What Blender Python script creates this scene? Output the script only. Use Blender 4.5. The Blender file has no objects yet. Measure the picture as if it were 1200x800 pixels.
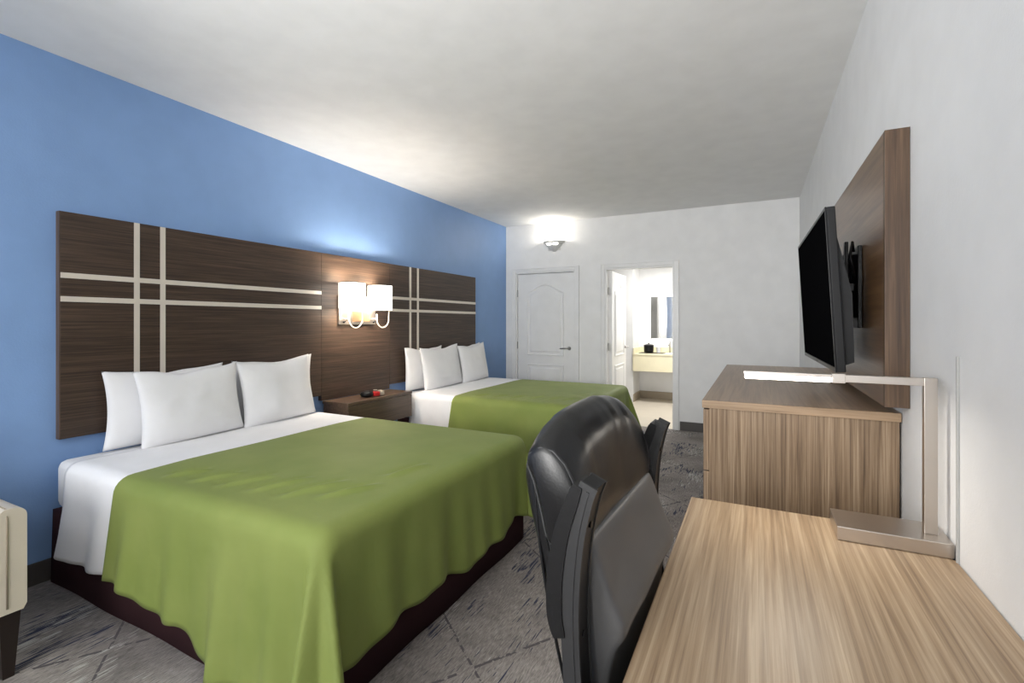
import bpy, bmesh, math, random
from math import sin, cos, pi, radians, hypot, atan2, exp
from mathutils import Vector, Matrix, noise
random.seed(7)
S = bpy.context.scene
C = S.collection
# ------------------------------------------------------------------ camera, world, light, exposure
CAM_H = 1.321
cd = bpy.data.cameras.new('camera'); cam = bpy.data.objects.new('camera', cd); C.objects.link(cam)
cd.sensor_width = 36; cd.lens = 563/1200*36; cd.shift_y = -22/1200; cd.clip_start = .02
cam.location = (0, 0, CAM_H); cam.rotation_euler = (pi/2, 0, math.atan(286/563))
S.camera = cam
w = bpy.data.worlds.new('world'); S.world = w; w.use_nodes = True
w.node_tree.nodes['Background'].inputs[0].default_value = (.85, .93, 1, 1)
w.node_tree.nodes['Background'].inputs[1].default_value = 1.0
S.view_settings.view_transform = 'Standard'; S.view_settings.look = 'None'
S.view_settings.gamma = 1; S.view_settings.use_curve_mapping = False
S.view_settings.exposure = 0.55

def area(name, loc, rot, sx, sy, power, col=(1, 1, 1)):
    l = bpy.data.lights.new(name, 'AREA'); l.shape = 'RECTANGLE'; l.size = sx; l.size_y = sy
    l.energy = power; l.color = col
    o = bpy.data.objects.new(name, l); C.objects.link(o); o.location = loc; o.rotation_euler = rot
    return o
def point(name, loc, power, r=.03, col=(1, .93, .82)):
    l = bpy.data.lights.new(name, 'POINT'); l.energy = power; l.shadow_soft_size = r; l.color = col
    o = bpy.data.objects.new(name, l); C.objects.link(o); o.location = loc
    return o
# daylight entering by the window behind the camera
area('window_daylight', (-1.35, -2.28, 1.55), (radians(90), 0, 0), 3.2, 2.0, 92, (1, .985, .96))
# added fill spot behind the camera, unseen, to brighten the far ceiling
_l = bpy.data.lights.new('ceiling_fill_spot', 'SPOT'); _l.energy = 360; _l.spot_size = radians(75); _l.spot_blend = 1; _l.shadow_soft_size = .3; _l.color = (1, .985, .955)
_o = bpy.data.objects.new('ceiling_fill_spot', _l); C.objects.link(_o); _o.location = (-1.0, -1.3, 1.5)
_o.rotation_euler = (Vector((-1.2, 3.6, 2.7))-Vector(_o.location)).to_track_quat('-Z', 'Y').to_euler()
area('front_fill_light', (-1.4, -1.4, 2.66), (0, 0, 0), .7, .7, 14, (1, .985, .955))  # added fill light behind the camera, no fixture
area('bath_ceiling_light', (-1.0, 7.4, 2.38), (0, 0, 0), .9, .5, 34, (1, .99, .96))
for y_ in (3.03, 3.37):
    point('sconce_bulb', (-3.065, y_, 1.56), 12, .04)
point('uplight_bulb', (-2.49, 6.10, 2.47), 4.5, .03)

# ------------------------------------------------------------------ materials
def newmat(name):
    m = bpy.data.materials.new(name); m.use_nodes = True
    nt = m.node_tree; b = nt.nodes['Principled BSDF']
    return m, nt, b
def L(nt, a, b): nt.links.new(a, b)
def coords(nt, scale, rot=(0, 0, 0)):
    g = nt.nodes.new('ShaderNodeNewGeometry')      # world position, so that grain runs on through parts
    mp = nt.nodes.new('ShaderNodeMapping'); mp.inputs['Scale'].default_value = scale; mp.inputs['Rotation'].default_value = rot
    L(nt, g.outputs['Position'], mp.inputs[0]); return mp.outputs[0]
def tex(nt, vec, scale, detail=3, rough=.5, dist=0):
    n = nt.nodes.new('ShaderNodeTexNoise'); n.inputs['Scale'].default_value = scale
    n.inputs['Detail'].default_value = detail; n.inputs['Roughness'].default_value = rough; n.inputs['Distortion'].default_value = dist
    L(nt, vec, n.inputs['Vector']); return n.outputs['Fac']
def ramp(nt, fac, stops):
    r = nt.nodes.new('ShaderNodeValToRGB'); cr = r.color_ramp
    while len(cr.elements) > 1: cr.elements.remove(cr.elements[0])
    cr.elements[0].position = stops[0][0]; cr.elements[0].color = (*stops[0][1], 1)
    for p, c in stops[1:]:
        e = cr.elements.new(p); e.color = (*c, 1)
    L(nt, fac, r.inputs[0]); return r.outputs[0]
def mixc(nt, fac, a, b, mode='MIX'):
    m = nt.nodes.new('ShaderNodeMix'); m.data_type = 'RGBA'; m.blend_type = mode
    if isinstance(fac, float): m.inputs[0].default_value = fac
    else: L(nt, fac, m.inputs[0])
    for i, v in ((6, a), (7, b)):
        if isinstance(v, tuple): m.inputs[i].default_value = (*v, 1)
        else: L(nt, v, m.inputs[i])
    return m.outputs[2]
def bump(nt, b, h, strength=.2, dist=.002):
    n = nt.nodes.new('ShaderNodeBump'); n.inputs['Strength'].default_value = strength; n.inputs['Distance'].default_value = dist
    L(nt, h, n.inputs['Height']); L(nt, n.outputs[0], b.inputs['Normal'])
def srgb(r, g, b):
    f = lambda v: (v/255/12.92) if v/255 <= .04045 else ((v/255+.055)/1.055)**2.4
    return (f(r), f(g), f(b))
def plain(name, col, rough=.5, metal=0, bs=0, bstr=.2, var=.0, spec=.5):
    m, nt, b = newmat(name)
    b.inputs['Roughness'].default_value = rough; b.inputs['Metallic'].default_value = metal
    b.inputs['Specular IOR Level'].default_value = spec
    v = coords(nt, (1, 1, 1))
    f = tex(nt, v, 6, 4)
    k = max(var, .03)
    L(nt, ramp(nt, f, [(.3, tuple(c*(1-k) for c in col)), (.7, tuple(min(1, c*(1+k)) for c in col))]), b.inputs['Base Color'])
    if bs: bump(nt, b, tex(nt, v, bs, 4, .6), bstr, .003)
    return m
def wood(name, dark, mid, light, axis, freq=60, rough=.42, along=1.2, bs=.05, zebra=.5):
    m, nt, b = newmat(name)
    sc = [1, 1, 1]; sc['xyz'.index(axis)] = .028*along
    v = coords(nt, tuple(sc))
    f1 = tex(nt, v, freq, 5, .65, .35)
    f2 = tex(nt, v, freq*.22, 3, .5, .5)
    c1 = ramp(nt, f1, [(.28, dark), (.48, mid), (.68, light)])
    c2 = ramp(nt, f2, [(.35, tuple(x*(1-zebra*.45) for x in (1, 1, 1))), (.65, (1, 1, 1))])
    L(nt, mixc(nt, 1.0, c1, c2, 'MULTIPLY'), b.inputs['Base Color'])
    b.inputs['Roughness'].default_value = rough
    bump(nt, b, f1, bs, .001)
    return m
def emit(name, col, s, back=None):
    m, nt, b = newmat(name)
    b.inputs['Base Color'].default_value = (*col, 1); b.inputs['Emission Color'].default_value = (*col, 1)
    b.inputs['Emission Strength'].default_value = s; b.inputs['Roughness'].default_value = .6
    return m

M = {}
M['white_wall'] = plain('white_wall', srgb(226, 226, 226), .6, 0, 110, .22, .01, .3)
M['blue_wall'] = plain('blue_wall', srgb(128, 161, 208), .5, 0, 110, .25, .03, .4)
M['ceiling'] = plain('ceiling_paint', srgb(232, 232, 231), .8, 0, 160, .05, .01, .2)
M['door_white'] = plain('door_paint', srgb(224, 224, 224), .35)
M['base_dark'] = plain('baseboard_rubber', srgb(74, 70, 68), .5)
M['base_tan'] = plain('baseboard_tan', srgb(160, 148, 130), .5)
M['sheet'] = plain('white_sheet', srgb(238, 238, 240), .85, 0, 5, .10, .01, .2)
M['pillow'] = plain('pillow_cotton', srgb(232, 232, 234), .85, 0, 4, .15, .01, .2)
M['skirt'] = plain('bed_skirt_cloth', srgb(60, 38, 42), .9, 0, 300, .2, .08, .1)
M['leather'] = plain('black_leather', (.008, .008, .0085), .32, 0, 260, .10, .1, spec=.38)
M['leather_lit'] = plain('lumbar_leather_lit', (.08, .08, .081), .45, 0, 200, .10, .1)  # black leather lightened to grey; its highlight is painted into the base colour
M['plastic'] = plain('black_plastic', (.008, .008, .009), .42, spec=.25)
M['plastic_grey'] = plain('charcoal_plastic', (.03, .03, .031), .42, spec=.4)
M['black'] = plain('black_gloss', (.006, .006, .007), .3, spec=.2)
M['screen'] = plain('tv_screen', (.004, .004, .0045), .35, spec=.0)
M['nickel'] = plain('brushed_nickel', srgb(196, 188, 180), .32, 1, 0)
M['strip'] = plain('satin_metal_strip', srgb(222, 214, 202), .38, .25)
M['steel'] = plain('steel', srgb(170, 168, 165), .3, 1)
M['cream'] = plain('cream_leather', srgb(208, 198, 182), .38, 0, 60, .10, .04)
M['seam'] = plain('seam_thread', srgb(150, 138, 120), .7)
M['espresso'] = plain('espresso_wood', srgb(34, 24, 20), .3)
M['counter'] = plain('cream_counter', srgb(228, 220, 190), .3, 0, 0, 0, .05)
M['tile'] = plain('bath_tile', srgb(206, 196, 180), .4, 0, 0, 0, .03)
M['ceramic'] = plain('uplight_ceramic', srgb(196, 196, 194), .5)
M['red'] = plain('red_face', srgb(190, 40, 40), .3)
M['silver'] = plain('silver_plastic', srgb(190, 180, 165), .3, .3)
M['curtain'] = plain('curtain_cloth', srgb(190, 190, 188), .9)
M['mirror'] = plain('mirror_glass', (.82, .83, .83), .02, 1)
M['led'] = emit('led_tube', (1, .93, .82), 9)
M['shade'] = emit('lit_fabric_shade', (1, .93, .84), 3.2)
M['uplit'] = emit('uplight_slot', (1, .97, .9), 3)
M['backlit'] = emit('mirror_backlight', (1, .98, .95), 6)
M['wenge_h'] = wood('dark_headboard_wood', srgb(38, 28, 21), srgb(62, 47, 37), srgb(88, 70, 56), 'y', 130, .45, .6, .05, .35)
M['wenge_v'] = wood('dark_wood_edge', srgb(60, 46, 36), srgb(88, 70, 56), srgb(112, 92, 74), 'z', 70, .45)
M['night_top'] = wood('nightstand_wood', srgb(64, 48, 38), srgb(86, 68, 54), srgb(104, 84, 68), 'y', 60, .32, 1, .03, .25)
M['desk'] = wood('desk_walnut_y', srgb(122, 98, 74), srgb(162, 138, 110), srgb(190, 168, 140), 'y', 105, .42, .55, .04, .35)
M['walnut_z'] = wood('walnut_upright', srgb(80, 62, 46), srgb(130, 107, 83), srgb(168, 146, 120), 'z', 130, .45, .5, .05, .4)
M['walnut_x'] = wood('walnut_cross', srgb(120, 96, 72), srgb(158, 132, 104), srgb(178, 152, 124), 'x', 60, .4)
M['dresser_top'] = wood('dresser_top_wood', srgb(128, 102, 78), srgb(150, 124, 98), srgb(168, 142, 114), 'y', 60, .34, 1, .03, .25)
M['panel_y'] = wood('panel_wood', srgb(82, 58, 38), srgb(110, 82, 56), srgb(134, 104, 74), 'y', 70, .28, .9, .04, .35)
M['panel_z'] = wood('panel_edge_wood', srgb(56, 40, 29), srgb(80, 60, 44), srgb(102, 80, 60), 'z', 70, .42)

# green coverlet
m, nt, b = newmat('green_coverlet'); v = coords(nt, (1, 1, 1))
L(nt, ramp(nt, tex(nt, v, 3, 3), [(.3, srgb(122, 136, 70)), (.7, srgb(134, 145, 80))]), b.inputs['Base Color'])
b.inputs['Roughness'].default_value = .62; b.inputs['Sheen Weight'].default_value = .03; b.inputs['Specular IOR Level'].default_value = .2; b.inputs['Sheen Roughness'].default_value = .4
bump(nt, b, tex(nt, coords(nt, (1, 2.2, 1), (0, 0, .5)), 7, 3, .5, .6), .13, .012)
M['green'] = m
# carpet
m, nt, b = newmat('patterned_carpet')
base = ramp(nt, tex(nt, coords(nt, (1, 1, 1)), 2.2, 4, .6), [(.35, srgb(124, 118, 115)), (.65, srgb(158, 151, 146))])
fib = ramp(nt, tex(nt, coords(nt, (1, .13, 1)), 190, 3, .75), [(.3, (.5, .5, .51)), (.7, (1.35, 1.35, 1.35))])
c = mixc(nt, 1.0, base, fib, 'MULTIPLY')
s1 = tex(nt, coords(nt, (1, .06, 1), (0, 0, .03)), 120, 2, .5)
s1m = tex(nt, coords(nt, (1, .5, 1)), 5, 2, .5)
ma = nt.nodes.new('ShaderNodeMath'); ma.operation = 'ADD'; L(nt, s1, ma.inputs[0]); L(nt, s1m, ma.inputs[1])
mk = ramp(nt, ma.outputs[0], [(0, (0, 0, 0)), (.0, (0, 0, 0)), (.999, (0, 0, 0))])
def gt(nt, val, thr, soft=.02):
    mr = nt.nodes.new('ShaderNodeMapRange'); mr.inputs[1].default_value = thr; mr.inputs[2].default_value = thr+soft
    L(nt, val, mr.inputs[0]); return mr.outputs[0]
c = mixc(nt, gt(nt, ma.outputs[0], 1.165, .012), c, srgb(66, 68, 84))
s2 = tex(nt, coords(nt, (1, .06, 1), (0, 0, .03)), 150, 2, .5)
s2m = tex(nt, coords(nt, (1, .6, 1)), 3.1, 2, .5)
mb = nt.nodes.new('ShaderNodeMath'); mb.operation = 'ADD'; L(nt, s2, mb.inputs[0]); L(nt, s2m, mb.inputs[1])
c = mixc(nt, gt(nt, mb.outputs[0], 1.19, .012), c, srgb(178, 175, 170))
for ang, sc_ in ((radians(-52), 1.15), (radians(34), .9)):
    wv = nt.nodes.new('ShaderNodeTexWave'); wv.wave_profile = 'SAW'; wv.inputs['Scale'].default_value = .42*sc_
    wv.inputs['Distortion'].default_value = .35; wv.inputs['Detail'].default_value = 1
    L(nt, coords(nt, (1, 1, 1), (0, 0, ang)), wv.inputs['Vector'])
    brk = tex(nt, coords(nt, (1, 1, 1)), 26, 2)
    mm = nt.nodes.new('ShaderNodeMath'); mm.operation = 'MULTIPLY'
    L(nt, gt(nt, wv.outputs['Fac'], .982, .004), mm.inputs[0]); L(nt, gt(nt, brk, .46), mm.inputs[1])
    c = mixc(nt, mm.outputs[0], c, srgb(92, 88, 90))
L(nt, c, b.inputs['Base Color']); b.inputs['Roughness'].default_value = .95; b.inputs['Specular IOR Level'].default_value = .1
bump(nt, b, tex(nt, coords(nt, (1, .35, 1)), 170, 3, .7), .5, .004)
M['carpet'] = m
# clear window pane
m, nt, b = newmat('window_glass'); nt.nodes.remove(b)
tr = nt.nodes.new('ShaderNodeBsdfTransparent'); gl = nt.nodes.new('ShaderNodeBsdfGlossy'); gl.inputs['Roughness'].default_value = .02
mx = nt.nodes.new('ShaderNodeMixShader'); mx.inputs[0].default_value = .06
L(nt, tr.outputs[0], mx.inputs[1]); L(nt, gl.outputs[0], mx.inputs[2]); L(nt, mx.outputs[0], nt.nodes['Material Output'].inputs[0])
M['glass'] = m

# ------------------------------------------------------------------ mesh helpers
def box(bm, x0, x1, y0, y1, z0, z1, bev=0, seg=2):
    vs = [bm.verts.new(p) for p in ((x0,y0,z0),(x1,y0,z0),(x1,y1,z0),(x0,y1,z0),(x0,y0,z1),(x1,y0,z1),(x1,y1,z1),(x0,y1,z1))]
    fs = [bm.faces.new([vs[i] for i in f]) for f in ((3,2,1,0),(4,5,6,7),(0,1,5,4),(1,2,6,5),(2,3,7,6),(3,0,4,7))]
    if bev:
        es = list({e for f in fs for e in f.edges})
        bmesh.ops.bevel(bm, geom=es, offset=bev, segments=seg, profile=.5, affect='EDGES')
def B(*a, **k):
    bm = bmesh.new(); box(bm, *a, **k); return bm
def tube(bm, pts, r, n=12, cap=True):
    pts = [Vector(p) for p in pts]; rings = []; up = None
    for i, p in enumerate(pts):
        d = (pts[min(i+1, len(pts)-1)]-pts[max(i-1, 0)]).normalized()
        if up is None: up = Vector((0, 0, 1)) if abs(d.z) < .9 else Vector((0, 1, 0))
        a = d.cross(up).normalized(); up = a.cross(d).normalized()
        rr = r[i] if isinstance(r, (list, tuple)) else r
        rings.append([bm.verts.new(p+a*cos(2*pi*k/n)*rr+up*sin(2*pi*k/n)*rr) for k in range(n)])
    for A, Bq in zip(rings, rings[1:]):
        for k in range(n): bm.faces.new((A[k], A[(k+1) % n], Bq[(k+1) % n], Bq[k]))
    if cap: bm.faces.new(rings[0][::-1]); bm.faces.new(rings[-1])
def lathe(bm, prof, cx, cy, n=32, a0=0, a1=2*pi, close=True):
    full = abs(a1-a0-2*pi) < 1e-6; m_ = n if full else n+1; rings = []
    for r, z in prof:
        rings.append([bm.verts.new((cx+r*cos(a0+(a1-a0)*k/n), cy+r*sin(a0+(a1-a0)*k/n), z)) for k in range(m_)])
    for A, Bq in zip(rings, rings[1:]):
        for k in range(n):
            k2 = (k+1) % m_ if full else k+1
            bm.faces.new((A[k], A[k2], Bq[k2], Bq[k]))
    if full and close:
        if prof[0][0] > 1e-4: bm.faces.new(rings[0][::-1])
        if prof[-1][0] > 1e-4: bm.faces.new(rings[-1])
def prism(bm, pts, axis, a, b_):
    """extrude 2-D polygon along axis ('x': pts are (y,z); 'y': (x,z); 'z': (x,y))"""
    def P(p, t): return {'x': (t, p[0], p[1]), 'y': (p[0], t, p[1]), 'z': (p[0], p[1], t)}[axis]
    A = [bm.verts.new(P(p, a)) for p in pts]; Bv = [bm.verts.new(P(p, b_)) for p in pts]
    n = len(pts); bm.faces.new(A); bm.faces.new(Bv[::-1])
    for i in range(n): bm.faces.new((A[i], Bv[i], Bv[(i+1) % n], A[(i+1) % n]))
def rootloc(o):
    v_ = Vector((0, 0, 0))
    while o: v_ += Vector(o.location); o = o.parent
    return v_
def obj(name, bm, mat, parent=None, smooth=False, local=False, loc=None, mods=None):
    """one mesh object; vertices are given in world space unless local"""
    base = Vector(loc) if loc else (rootloc(parent) if parent else Vector((0, 0, 0)))
    if not local: bmesh.ops.translate(bm, verts=bm.verts, vec=-base)
    bmesh.ops.recalc_face_normals(bm, faces=bm.faces)
    me = bpy.data.meshes.new(name); bm.to_mesh(me); bm.free()
    me.materials.append(M[mat] if isinstance(mat, str) else mat)
    if smooth:
        for p in me.polygons: p.use_smooth = True
        if smooth == 'auto':
            me.set_sharp_from_angle(angle=radians(38))
    o = bpy.data.objects.new(name, me); C.objects.link(o)
    if parent: o.parent = parent
    elif loc: o.location = loc
    return o
def tag(o, label, cat, group=None):
    o['label'] = label; o['category'] = cat
    if group: o['group'] = group
    return o
def thing(name, label, cat, loc, rz=0, group=None):
    o = bpy.data.objects.new(name, None); C.objects.link(o); o.location = loc; o.rotation_euler = (0, 0, rz)
    o.empty_display_size = .1
    return tag(o, label, cat, group)
def struct(name, bm, mat, parent=None, **k):
    o = obj(name, bm, mat, parent, **k)
    if not parent: o['kind'] = 'structure'
    return o
def sroot(name, loc):
    o = bpy.data.objects.new(name, None); C.objects.link(o); o.location = loc; o['kind'] = 'structure'; return o
def copy_tree(o, parent=None):
    c_ = o.copy(); C.objects.link(c_)
    if parent: c_.parent = parent
    for ch in [q for q in bpy.data.objects if q.parent == o]: copy_tree(ch, c_)
    return c_

# ------------------------------------------------------------------ room shell
XL, XR, YB, YF, HC = -3.246, .431, 6.2, -2.2, 2.714
D1 = (-3.081, -2.19); D2 = (-1.774, -.903); DH = 2.035
struct('floor', B(XL-.12, XR+.12, YF-.12, YB+.02, -.1, 0), 'carpet')
struct('ceiling', B(XL-.12, XR+.12, YF-.12, YB+.12, HC, HC+.1), 'ceiling')
struct('wall_left', B(XL-.12, XL, YF-.12, YB+.12, 0, HC), 'blue_wall')
struct('wall_right', B(XR, XR+.12, YF-.12, YB+.12, 0, HC), 'white_wall')
bm = bmesh.new()
box(bm, XL, D1[0], YB, YB+.12, 0, HC); box(bm, D1[1], D2[0], YB, YB+.12, 0, HC); box(bm, D2[1], XR, YB, YB+.12, 0, HC)
box(bm, D1[0], D1[1], YB, YB+.12, DH, HC); box(bm, D2[0], D2[1], YB, YB+.12, DH, HC)
struct('wall_back', bm, 'white_wall')
WX0, WX1, WZ0, WZ1 = -2.9, .15, .75, 2.4
bm = bmesh.new()
box(bm, XL, WX0, YF-.12, YF, 0, HC); box(bm, WX1, XR, YF-.12, YF, 0, HC)
box(bm, WX0, WX1, YF-.12, YF, 0, WZ0); box(bm, WX0, WX1, YF-.12, YF, WZ1, HC)
struct('wall_front', bm, 'white_wall')
wn = sroot('window_1', (-1.37, YF-.06, WZ0))
bm = bmesh.new()
for a in (WX0, -1.4, WX1-.05): box(bm, a, a+.05, YF-.09, YF-.03, WZ0, WZ1)
for z in (WZ0, WZ1-.05): box(bm, WX0, WX1, YF-.085, YF-.035, z, z+.05)
obj('window_frame', bm, 'door_white', wn)
obj('pane', B(WX0+.05, -1.4, YF-.065, YF-.06, WZ0+.05, WZ1-.05), 'glass', wn)
obj('pane', B(-1.35, WX1-.05, YF-.065, YF-.06, WZ0+.05, WZ1-.05), 'glass', wn)
obj('window_sill', B(WX0-.05, WX1+.05, YF-.02, YF+.08, WZ0-.03, WZ0, bev=.004), 'door_white', wn)
# bathroom beyond the open doorway
struct('floor_bathroom', B(-3.12, XR+.12, YB+.02, 8.68, -.1, 0), 'tile')
struct('ceiling_bathroom', B(-3.12, XR+.12, YB+.12, 8.68, 2.45, 2.55), 'ceiling')
struct('wall_bathroom_back', B(-3.12, XR+.12, 8.56, 8.68, 0, 2.45), 'white_wall')
struct('wall_bathroom_left', B(-3.12, -3.0, YB+.12, 8.56, 0, 2.45), 'white_wall')
struct('wall_bathroom_right', B(XR, XR+.12, YB+.12, 8.56, 0, 2.45), 'white_wall')
struct('wall_bathroom_partition', B(-3.0, -1.83, 8.06, 8.56, 0, 2.45), 'white_wall')
struct('baseboard_bathroom', B(-1.83, XR, 8.545, 8.56, 0, .13, bev=.003), 'base_tan')
struct('baseboard_bathroom_side', B(-1.83, -1.815, 8.06, 8.545, 0, .13, bev=.003), 'base_tan')
# baseboards
BH = .11
struct('baseboard_left', B(XL, XL+.012, YF, YB, 0, BH, bev=.003), 'base_dark')
struct('baseboard_right', B(XR-.012, XR, YF, YB, 0, BH, bev=.003), 'base_dark')
struct('baseboard_back', B(D2[1]+.07, XR-.012, YB-.012, YB, 0, BH, bev=.003), 'base_dark')
struct('baseboard_middle', B(D1[1]+.07, D2[0]-.07, YB-.012, YB, 0, BH, bev=.003), 'base_dark')
# thin raised grey strip on the right wall behind the desk lamp
struct('wall_strip_1', B(XR-.006, XR, 1.497, 1.503, .60, 1.24, bev=.001), plain('grey_strip', srgb(170, 170, 168), .5))

def casing(parent, x0, x1, z1):
    wd = .06; y0 = YB-.018
    for a, b_ in ((x0-wd, x0), (x1, x1+wd)):
        bm = B(a, b_, y0, YB, 0, z1+wd, bev=.004); obj('door_casing', bm, 'door_white', parent)
        bm = B(a if a < x0 else b_-.016, a+.016 if a < x0 else b_, y0-.008, y0, 0, z1+wd, bev=.003); obj('casing_bead', bm, 'door_white', parent)
    obj('door_casing', B(x0, x1, y0, YB, z1, z1+wd, bev=.004), 'door_white', parent)
    obj('casing_bead', B(x0-wd+.016, x1+wd-.016, y0-.008, y0, z1+wd-.016, z1+wd, bev=.003), 'door_white', parent)
def jamb(parent, x0, x1, z1):
    bm = bmesh.new(); t = .018
    box(bm, x0, x0+t, YB-.001, YB+.12, 0, z1); box(bm, x1-t, x1, YB-.001, YB+.12, 0, z1); box(bm, x0+t, x1-t, YB-.001, YB+.12, z1-t, z1)
    obj('jamb', bm, 'door_white', parent)
def molded(bm, poly, y, sgn, M4):
    """raised moulding with a field panel, on a face at depth y; sgn -1 = towards -y"""
    n = len(poly)
    def inset(d):
        out = []
        for i in range(n):
            p0, p, p2 = Vector(poly[i-1]), Vector(poly[i]), Vector(poly[(i+1) % n])
            e1 = (p-p0).normalized(); e2 = (p2-p).normalized()
            n1 = Vector((-e1.y, e1.x)); n2 = Vector((-e2.y, e2.x)); k = (n1+n2)
            k = k/max(.3, 1+n1.dot(n2)); out.append(p+k*d)
        return out
    rings = []
    for d, h in ((0, 0), (.006, .009), (.016, .009), (.024, .001), (.05, .001), (.062, .008)):
        rings.append([bm.verts.new(M4 @ Vector((q.x, y+sgn*h, q.y))) for q in inset(d)])
    for A, Bq in zip(rings, rings[1:]):
        for i in range(n): bm.faces.new((A[i], A[(i+1) % n], Bq[(i+1) % n], Bq[i]))
    bm.faces.new(rings[-1])
def door_leaf(parent, w_, h_, M4, sides=(-1, 1), hx=.06):
    """leaf in local x 0..w, thickness y 0..0.04"""
    t = .038
    bm = B(0, w_, 0, t, .008, h_, bev=.002); bm.transform(M4)
    leaf = obj('door_leaf', bm, 'door_white', parent)
    mx_ = .14
    arch = [(mx_, .86), (w_-mx_, .86), (w_-mx_, h_-.26)]
    N = 18
    for i in range(1, N):
        u = i/N; arch.append((w_-mx_-(w_-2*mx_)*u, h_-.26+.115*(.5-.5*cos(2*pi*u))**.75))
    arch.append((mx_, h_-.26))
    low = [(mx_, .14), (w_-mx_, .14), (w_-mx_, .74), (mx_, .74)]
    for s in sides:
        for poly in (arch, low):
            bm = bmesh.new(); molded(bm, poly, 0 if s < 0 else t, s, M4)
            obj('door_panel', bm, 'door_white', leaf)
    for s in sides:
        y = 0 if s < 0 else t
        bm = bmesh.new(); X = w_-.065; Zh = .97
        prof = [(0.026, 0), (.026, .006), (.012, .01), (.012, .045)]
        tmp = bmesh.new(); lathe(tmp, prof, 0, 0, 20); tmp.transform(Matrix.Translation((X, y, Zh)) @ Matrix.Rotation(radians(90 if s < 0 else -90), 4, 'X'))
        me_ = bpy.data.meshes.new('t'); tmp.to_mesh(me_); tmp.free(); bm.from_mesh(me_); bpy.data.meshes.remove(me_)
        tube(bm, [(X, y+s*.045, Zh), (X-.03, y+s*.048, Zh), (X-.12, y+s*.046, Zh-.004)], [.011, .010, .008], 10)
        bm.transform(M4); obj('door_handle', bm, 'steel', leaf, smooth=True)
    return leaf
# closed door
d1 = sroot('door_1', ((D1[0]+D1[1])/2, YB, 0))
casing(d1, *D1, DH); jamb(d1, *D1, DH)
w1 = D1[1]-D1[0]-.044
lf = door_leaf(d1, w1, DH-.024, Matrix.Translation((D1[0]+.022, YB+.012, 0)), (-1,))
for z in (.26, 1.0, 1.74):
    bm = bmesh.new(); tube(bm, [(D1[0]+.02, YB+.004, z-.05), (D1[0]+.02, YB+.004, z+.05)], .008, 10); obj('hinge', bm, 'steel', d1)
obj('door_stop', B(D1[0]+.019, D1[1]-.019, YB+.055, YB+.118, 0.001, DH-.02), 'door_white', d1)
# open door
d2 = sroot('door_2', ((D2[0]+D2[1])/2, YB, 0))
casing(d2, *D2, DH); jamb(d2, *D2, DH)
M4 = Matrix.Translation((D2[0]+.022, YB+.125, 0)) @ Matrix.Rotation(radians(91), 4, 'Z') @ Matrix.Translation((0, -.038, 0))
door_leaf(d2, D2[1]-D2[0]-.05, DH-.024, M4, (-1, 1))
for z in (.26, 1.0, 1.74):
    obj('hinge', B(D2[0]+.0185, D2[0]+.022, YB+.07, YB+.119, z-.05, z+.05, bev=.001), 'steel', d2)
    bm = bmesh.new(); tube(bm, [(D2[0]+.03, YB+.062, z-.05), (D2[0]+.03, YB+.062, z+.05)], .008, 10); obj('hinge', bm, 'steel', d2)

# ------------------------------------------------------------------ wall uplight
ux, uz = -2.49, 2.30
up = thing('wall_uplight', 'pale half-bowl wall uplight above the closed white door', 'wall light', (ux, YB-.001, uz))
bm = bmesh.new()
R_ = .152
prof = [(.012, uz), (.03, uz+.012), (.06, uz+.035), (.10, uz+.075), (.135, uz+.112), (R_, uz+.118), (R_, uz+.148), (R_-.012, uz+.15), (R_-.012, uz+.118), (.09, uz+.08), (.03, uz+.03)]
lathe(bm, prof, ux, YB-.002, 28, pi, 2*pi)
bmesh.ops.scale(bm, vec=(1, .75, 1), verts=bm.verts, space=Matrix.Translation((-ux, -(YB-.002), 0)))
obj('bowl', bm, 'ceramic', up, smooth='auto')
obj('back_plate', B(ux-.09, ux+.09, YB-.012, YB-.002, uz+.02, uz+.14, bev=.003), 'ceramic', up)
for a in (-112, -66):
    aa = radians(a); bm = bmesh.new(); q = []
    for k in range(7):
        t = aa+radians((k-3)*5.2)
        q.append(t)
    for rr in (.0,):
        lo = [bm.verts.new((ux+(.118)*cos(t), YB-.002+(.118)*sin(t)*.75-.004, uz+.085)) for t in q]
        hi = [bm.verts.new((ux+(.137)*cos(t), YB-.002+(.137)*sin(t)*.75-.004, uz+.108)) for t in q]
        lo2 = [bm.verts.new((ux+(.121)*cos(t), YB-.002+(.121)*sin(t)*.75-.007, uz+.085)) for t in q]
        hi2 = [bm.verts.new((ux+(.141)*cos(t), YB-.002+(.141)*sin(t)*.75-.007, uz+.108)) for t in q]
        for k in range(6):
            bm.faces.new((lo2[k], lo2[k+1], hi2[k+1], hi2[k])); bm.faces.new((lo[k], lo[k+1], lo2[k+1], lo2[k])); bm.faces.new((hi[k], hi[k+1], hi2[k+1], hi2[k]))
    obj('lit_slot', bm, 'uplit', up)

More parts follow.
